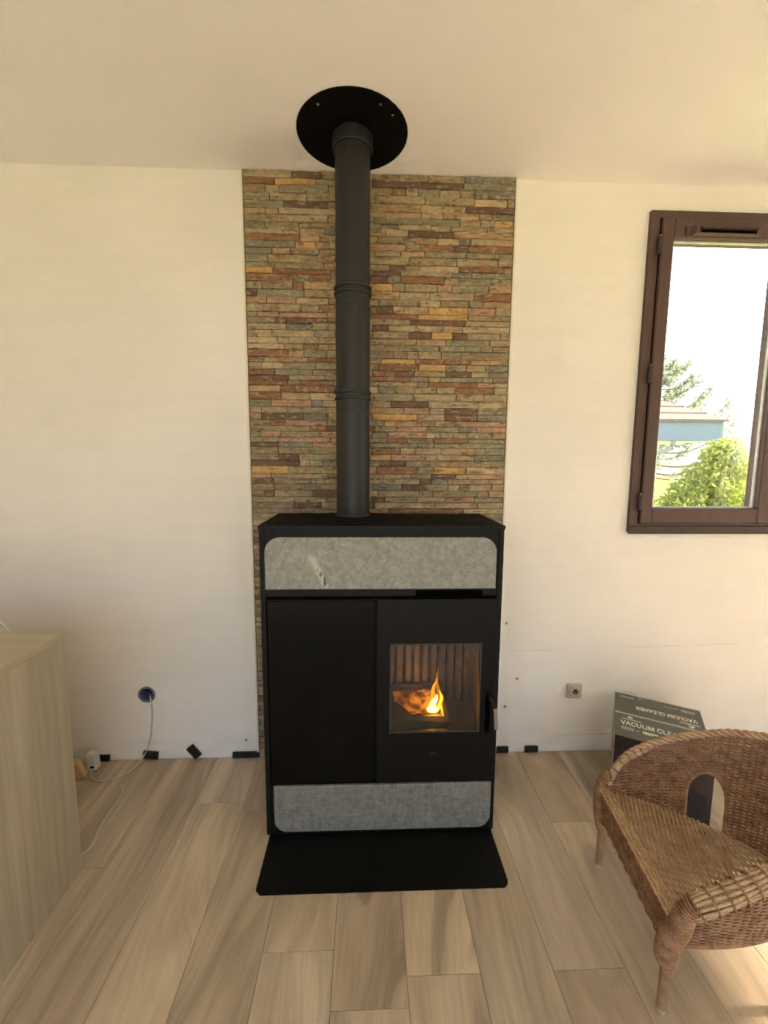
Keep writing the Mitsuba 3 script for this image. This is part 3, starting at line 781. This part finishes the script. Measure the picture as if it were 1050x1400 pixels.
def width(z):
    return .196+.03*np.clip((z-.12)/.2, 0, 1)+.012*np.clip((z-.3)/.28, 0, 1)


def plan(t, z, grow=0.0):
    th = t*np.pi/2
    w = width(z)+grow
    d = DEP+.03*np.clip((z-.2)/.38, 0, 1)+grow
    return local(w*np.sin(th), OFF+(d-OFF)*np.cos(th), z)


TT = np.array([0, .2, .46, .65, .81, .9, .95, .985, 1.0])
ZR = np.array([.585, .576, .536, .488, .434, .392, .345, .30, .262])


ZN = np.array([.585, .558, .490, .435, .392, .366, .352, .336, .31])      # the near arm sits lower


def rim_z(t):
    return np.where(np.asarray(t) < 0, np.interp(np.abs(t), TT, ZR), np.interp(np.abs(t), TT, ZN))


def seat_z(u):
    return .272-.062*np.clip(u/DEP, 0, 1)


def hole(t, z):
    a = np.abs(np.abs(t)-.515)/.098
    return (a < 1) & (z > .212) & (z < .300+.088*np.sqrt(np.clip(1-a*a, 0, 1)))


ts = np.linspace(-.985, .985, 4001)
nst = 58
wv, stk = [], []
zb = .214
for r in range(74):
    z0_ = zb+r*.0051
    ok = (rim_z(ts) > z0_+.006) & ~hole(ts, z0_)
    idx = np.where(ok)[0]
    if len(idx) == 0:
        continue
    for run in np.split(idx, np.where(np.diff(idx) > 1)[0]+1):
        if len(run) < 60:
            continue
        a, b = ts[run[0]], ts[run[-1]]
        t = np.linspace(a, b, max(4, int((b-a)/2*nst*4)))
        ph = (t+1)/2*nst*np.pi
        off = .0023*np.sin(ph+(r % 2)*np.pi)
        wv.append(tube(plan(t, np.full_like(t, z0_), off)+np.array([0, 0, .0006])*rng.standard_normal((len(t), 1)), .0034, 4, False))
put('shell_weave', cat(*wv), 'mat_wicker', CH, smooth=True, kind='stuff')
for i in range(nst+1):
    t = -1+2*(i)/nst
    if abs(t) > .985:
        continue
    zz = np.arange(zb-.004, rim_z(t), .004)
    m_ = ~hole(np.full_like(zz, t), zz)
    idx = np.where(m_)[0]
    for run in np.split(idx, np.where(np.diff(idx) > 1)[0]+1):
        if len(run) > 2:
            stk.append(tube(plan(np.full(len(run), t), zz[run])[::2] if len(run) > 5 else plan(np.full(len(run), t), zz[run]), .0022, 5, False))
put('shell_stakes', cat(*stk), 'mat_wicker_dark', CH, smooth=True, kind='stuff')


def braid(path, r, rs, pitch, n=3):
    p = np.asarray(path)
    s = np.r_[0, np.cumsum(np.linalg.norm(np.diff(p, axis=0), axis=1))]
    t = np.gradient(p, axis=0); t /= np.linalg.norm(t, axis=1, keepdims=True)
    a = np.cross(t, [0.3, 0.2, 1.0]); a /= np.linalg.norm(a, axis=1, keepdims=True)
    b = np.cross(t, a)
    out = []
    for k in range(n):
        ph = s/pitch*2*np.pi+k*2*np.pi/n
        out.append(tube(p+r*(np.cos(ph)[:, None]*a+np.sin(ph)[:, None]*b), rs, 6))
    return cat(*out)


tr = np.linspace(-.99, .99, 420)
rimp = plan(tr, rim_z(tr))
from scipy.ndimage import gaussian_filter1d
rimp = gaussian_filter1d(rimp, 4, axis=0, mode='nearest')
put('braided_rim', braid(rimp, .0062, .0058, .062), 'mat_wicker_rim', CH, smooth=True, label='lighter braided rim')
for sg in (-1, 1):
    a = np.linspace(np.pi, 0, 40)
    tt = sg*(.515+.1*np.cos(a))
    zz = .300+.09*np.sin(a)
    tt = np.r_[np.full(14, tt[0]), tt, np.full(14, tt[-1])]
    zz = np.r_[np.linspace(.21, .298, 14), zz, np.linspace(.298, .21, 14)]
    put('opening_border', tube(gaussian_filter1d(plan(tt, zz, -.001), 1.5, axis=0, mode='nearest'), .0058, 8), 'mat_wicker', CH, smooth=True)
# seat: strands across, stakes front to back
sw = []
for u in np.arange(.004, DEP-.004, .0068):
    k = int(u/.0068+.01)
    hw = .205*np.sqrt(max(0.0, 1-((u-OFF)/(DEP-OFF+.004))**2)) if u > OFF else .205
    if hw < .02:
        continue
    n = max(4, int(hw*2/.005))
    s = np.linspace(-hw, hw, n)
    sw.append(tube(local(s, u, seat_z(u)+.0032*np.sin(s/.021*np.pi+(k % 2)*np.pi)-.012*(1-(s/.21)**2)*np.sin(np.clip(u/DEP, 0, 1)*np.pi)), .0036, 4, False))
put('seat_weave', cat(*sw), 'mat_wicker_seat', CH, smooth=True, kind='stuff')
ss = []
for s in np.arange(-.19, .191, .021):
    um = OFF+(DEP-OFF)*np.sqrt(max(0.0, 1-(s/.205)**2))
    u = np.linspace(0, um, 30)
    ss.append(tube(local(s, u, seat_z(u)-.012*(1-(s/.21)**2)*np.sin(u/DEP*np.pi)), .0021, 5, False))
put('seat_stakes', cat(*ss), 'mat_wicker', CH, smooth=True, kind='stuff')
# front apron
ap, aps = [], []
for r in range(15):
    zz = .178+r*.0060
    w = .196+.01*r/15
    s = np.linspace(-w, w, 86)
    ap.append(tube(local(s, -.002+.0028*np.sin(s/.02*np.pi+(r % 2)*np.pi), zz), .0033, 4, False))
for s in np.arange(-.19, .191, .02):
    aps.append(tube(local(s, np.array([0, 0, 0.0]), np.array([.174, .22, .268])), .0022, 5, False))
put('apron_weave', cat(*ap), 'mat_wicker', CH, smooth=True, kind='stuff')
put('apron_stakes', cat(*aps), 'mat_wicker_dark', CH, smooth=True, kind='stuff')
sf_ = np.linspace(-.215, .215, 160)
put('front_edge', cat(*[tube(local(sf_, du+.0016*np.sin(sf_/.009*np.pi+k), .272+dz), .0042, 6) for k, (du, dz) in enumerate(((-.003, -.002), (.006, .002), (.015, .001), (.024, 0)))]), 'mat_wicker_rim', CH, smooth=True, label='paler bound front edge of the seat')
put('back_rail', tube(gaussian_filter1d(plan(np.linspace(-.75, .75, 120), np.full(120, .213), -.004), 2, axis=0, mode='nearest'), .0062, 8), 'mat_wicker_rim', CH, smooth=True)
put('base_hoop', tube(plan(np.linspace(-.985, .985, 160), np.full(160, .212), .0), .0062, 8), 'mat_wicker', CH, smooth=True)
# arm rolls: canes laid along the front of the rim, bound with rings
for sg in (-1, 1):
    ta = sg*np.linspace(.99, .76 if sg < 0 else .60, 90)
    pa = gaussian_filter1d(plan(ta, rim_z(ta)-.010), 5, axis=0, mode='nearest')
    tg = np.gradient(pa, axis=0); tg /= np.linalg.norm(tg, axis=1, keepdims=True)
    na = np.cross(tg, [0, 0, 1.0]); na /= np.linalg.norm(na, axis=1, keepdims=True)
    nb = np.cross(tg, na)
    rad = np.interp(np.linspace(0, 1, 90), [0, .15, .7, 1], [.019, .022, .019, .006] if sg > 0 else [.008, .009, .008, .003])[:, None]
    canes = [tube(pa+rad*(math.cos(a)*na+math.sin(a)*nb)+.0016*np.sin(np.linspace(0, 9, 90)+a*3)[:, None]*na, .0044, 6) for a in np.arange(13)*2*np.pi/13]
    ar = put('arm_roll', cat(*canes, tube(pa, rad[:, 0]*.9, 10)), 'mat_wicker_seat', CH, smooth=True, label='bundle of canes bound along the arm')
    rings = []
    for q in range(6, 84, 11):
        an = np.linspace(0, 2*np.pi, 25)
        rings.append(tube(pa[q]+(rad[q]+.0068)*(np.cos(an)[:, None]*na[q]+np.sin(an)[:, None]*nb[q]), .0022, 5, False))
    put('binding', cat(*rings), 'mat_wicker', ar, smooth=True)
# front posts, wrapped, and the legs
for sg in (-1, 1):
    path = spline([local(sg*.194, .0, .135), local(sg*.203, -.004, .185), local(sg*.216, -.004, .24), local(sg*.224, .004, .275), local(sg*.226, .014, .302+.014*(sg > 0)), local(sg*.228, .032, .318+.02*(sg > 0))], 60)
    rr = np.interp(np.linspace(0, 1, 60), [0, .1, .3, .6, .85, 1], [.013, .024, .0265, .0245, .0225, .0215] if sg > 0 else [.012, .0165, .017, .016, .0155, .015])
    po = put('post', tube(path, rr-.002, 14), 'mat_wicker_dark', CH, smooth=True)
    turns = 36
    q = np.linspace(0, 1, turns*12)
    P_ = np.stack([np.interp(q, np.linspace(0, 1, 60), path[:, k]) for k in range(3)], 1)
    R_ = np.interp(q, np.linspace(0, 1, 60), rr)
    t_ = np.gradient(P_, axis=0); t_ /= np.linalg.norm(t_, axis=1, keepdims=True)
    a_ = np.cross(t_, BV); a_ /= np.linalg.norm(a_, axis=1, keepdims=True)
    b_ = np.cross(t_, a_)
    coil = P_+(R_-.0015)[:, None]*(np.cos(q*turns*2*np.pi)[:, None]*a_+np.sin(q*turns*2*np.pi)[:, None]*b_)
    put('wrapping', tube(coil, .0034, 5), 'mat_wicker', po, smooth=True)
    foot, top = local(sg*.194, .0, .0), local(sg*.194, .004, .16)
    lg_ = put('leg', tube(np.array([foot+[0, 0, .012], (foot+top)/2, top]), [.0105, .0118, .0125], 14), 'mat_cane_leg', CH, smooth=40)
    put('foot_cap', tube(np.array([foot+[0, 0, .0005], foot+[0, 0, .004], foot+[0, 0, .013]]), [.0098, .0112, .0112], 14), 'mat_felt', lg_, smooth=40)
for sg in (-1, 1):
    foot, top = local(sg*.15, DEP-.03, .0), local(sg*.135, DEP-.07, .2)
    lg_ = put('leg', tube(np.array([foot+[0, 0, .012], (foot+top)/2, top]), [.0105, .0118, .0125], 14), 'mat_cane_leg', CH, smooth=40)
    put('foot_cap', tube(np.array([foot+[0, 0, .0005], foot+[0, 0, .004], foot+[0, 0, .013]]), [.0098, .0112, .0112], 14), 'mat_felt', lg_, smooth=40)

# ------------------------------------------------------------------ outdoors
def f_lawn(p, n, uv):
    return mix((0.17, 0.24, 0.07), (0.28, 0.34, 0.12), fbm(p.x*1.2, p.y*1.2, 0.0, 4)*0.7+0.3*noise(p.x*30, p.y*30))


mat('mat_lawn', diffuse(proc(f_lawn)))
put('ground', bx(-30, 45, -40, 50, -.7, -.32), 'mat_lawn', kind='structure')
mat('mat_terrace', diffuse((0.64, 0.62, 0.58)))
put('terrace', bx(XR+.25, XR+3.2, -6.5, .2, -.32, -.05), 'mat_terrace', kind='structure')
put('terrace', bx(-3, XR+.24, -8.5, YF-.25, -.32, -.05), 'mat_terrace', kind='structure')

SH = thing('garden_house', 'pale garden house with tiled hip roof and blue fascia outside the window', 'house')
hy, hx1, ez = 7.0, 7.48, 2.262
mat('mat_render', diffuse((0.86, 0.85, 0.80)))
mat('mat_tile', diffuse((0.24, 0.195, 0.18)))
mat('mat_tile_gap', diffuse((0.10, 0.055, 0.045)))
mat('mat_fascia', plastic((0.40, 0.54, 0.74), 0.4))
put('wall', bx(2.0, hx1-1.0, hy+.55, hy+6.0, -.32, ez-.25), 'mat_render', SH)
put('fascia', bx(1.4, hx1, hy, hy+.04, ez-.43, ez, .005), 'mat_fascia', SH)
put('fascia', bx(hx1-.04, hx1, hy+.041, hy+6.6, ez-.43, ez, .005), 'mat_fascia', SH)
put('soffit', bx(1.4, hx1-.041, hy+.041, hy+6.6, ez-.43, ez-.40), 'mat_render', SH)
sl = math.tan(math.radians(30))
nrow = 11
rf = key_for(SH+'__roof')
scene[rf] = ply(trimesh.convex.convex_hull(np.array([(1.3, hy-.05, ez+.0), (hx1+.05, hy-.05, ez), (hx1+.05, hy+6.6, ez), (1.3, hy+6.6, ez), (hx1-3.3, hy+3.3, ez+3.3*sl-.03), (1.3, hy+3.3, ez+3.3*sl-.03)])), 'mat_tile_gap')
for i in range(nrow):
    d0, d1 = i*.30-.06, i*.30+.262
    zt = lambda d: ez+d*sl
    for c in range(1, 12):
        xr = hx1+.06-max(d0, 0)
        xa, xb = xr-c*.42, xr-(c-1)*.42-.006
        if xb < 4.2:
            break
        tri = c == 1
        pts = []
        for dd, hgt in ((d0, .05), (d1, .022)):
            xx_b = min(xb, hx1+.06-max(dd, -.06)) if tri else xb
            for xx in (xa, xx_b):
                pts += [(xx, hy+dd, zt(dd)+.004), (xx, hy+dd, zt(dd)+hgt)]
        put('tile', trimesh.convex.convex_hull(np.array(pts)), 'mat_tile', rf)
dp = [(6.0, hy+.02, 1.70), (6.33, hy+.1, 1.74), (6.42, hy+.16, 1.80)]
put('downpipe', cat(tube(spline([(6.50, hy+.12, 1.86), (6.48, hy+.13, 1.72), (6.36, hy+.2, 1.62), (6.12, hy+.38, 1.52), (6.06, hy+.45, 1.35)], 24), .05, 10), tube(np.array([(6.06, hy+.45, 1.36), (6.06, hy+.45, .5), (6.06, hy+.45, -.31)]), .05, 10)), mat('mat_zinc', plastic((0.62, 0.68, 0.70), 0.3)), SH, smooth=40)


def leaf_cloud(centers, radii, n, size, seed):
    r = np.random.default_rng(seed)
    centers, radii = np.array(centers, float), np.array(radii, float)
    i = r.choice(len(centers), n, p=radii**2/np.sum(radii**2))
    d = r.standard_normal((n, 3)); d /= np.linalg.norm(d, axis=1, keepdims=True)
    p = centers[i]+d*radii[i][:, None]*(r.random((n, 1))**.45)
    a = r.standard_normal((n, 3)); a /= np.linalg.norm(a, axis=1, keepdims=True)
    b = np.cross(a, r.standard_normal((n, 3))); b /= np.linalg.norm(b, axis=1, keepdims=True)
    s = size*(.6+.8*r.random((n, 1)))
    v = np.stack([p-a*s, p-b*s*.45, p+a*s, p+b*s*.45], 1).reshape(-1, 3)
    k = np.arange(n)*4
    return trimesh.Trimesh(v, np.vstack([np.stack([k, k+1, k+2], 1), np.stack([k, k+2, k+3], 1)]), process=False)


def leaf_mat(name, c):
    return mat(name, {'type': 'principledthin', 'base_color': {'type': 'rgb', 'value': list(c)}, 'roughness': 0.5, 'diff_trans': 0.9, 'eta': 1.3, 'spec_trans': 0.0})


leaf_mat('mat_leaf_lime', (0.36, 0.42, 0.12))
leaf_mat('mat_leaf_green', (0.30, 0.38, 0.15))
leaf_mat('mat_needle', (0.26, 0.32, 0.24))
mat('mat_bark', diffuse((0.16, 0.11, 0.07)))


def bush(name, label, base, cs, rs, n, size, m, seed):
    k = thing(name, label, 'bush')
    put('foliage', leaf_cloud(cs, rs, n, size, seed), m, k, kind='stuff')
    put('stem', cat(*[tube(spline([base, (np.array(base)+np.array(c))/2+[.05, .02, .1], c], 10), np.linspace(.03, .012, 10), 6) for c in cs[:5]]), 'mat_bark', k, smooth=40)


bush('leafy_shrub', 'large lime-green leafy shrub outside the window below the blue fascia', (6.75, 6.1, -.32),
     [(6.75, 6.1, 1.45), (6.35, 6.0, 1.05), (7.05, 6.2, 1.15), (5.95, 5.9, .75), (6.7, 6.0, .7), (7.4, 6.2, .85), (6.95, 6.15, 1.62), (5.7, 5.8, .5), (6.4, 6.0, .3), (7.2, 6.2, .4)], [.40, .40, .42, .36, .5, .34, .26, .36, .5, .5], 8200, .055, 'mat_leaf_lime', 3)
bush('leafy_shrub', 'small green shrub beyond the lime shrub near the window middle', (8.9, 8.2, -.32),
     [(8.9, 8.2, 1.15), (9.2, 8.3, .8), (8.6, 8.1, .7), (9.4, 8.3, .4)], [.4, .4, .4, .45], 2200, .055, 'mat_leaf_green', 8)
TR = thing('conifer_tree', 'dark conifer with drooping branches rising behind the garden house roof', 'tree')
tx, ty = 11.75, 15.5
br = np.random.default_rng(12)
bw_, nd = [], []
for i in range(44):
    zz = .8+4.6*(i/44)
    L_ = (6.0-zz)*.62+.3
    a = i*2.4
    e = np.array([tx+L_*math.cos(a), ty+L_*math.sin(a), zz+.42*L_])
    pth = spline([(tx, ty, zz), ((tx+e[0])/2, (ty+e[1])/2, zz+.02), e], 12)
    bw_.append(tube(pth, np.linspace(.03, .01, 12), 5))
    for q in pth[3:]:
        for _ in range(7):
            nd.append(q+br.standard_normal(3)*[.09, .09, .05]-[0, 0, .04])
put('foliage', leaf_cloud(nd, np.full(len(nd), .12), 9000, .07, 4), 'mat_needle', TR, kind='stuff')
put('trunk', tube(np.array([(tx, ty, -.32), (tx, ty, 3), (tx, ty, 5.6)]), [.2, .12, .02], 10), 'mat_bark', TR, smooth=40)
for b_ in bw_:
    put('branch', b_, 'mat_bark', TR, smooth=40)
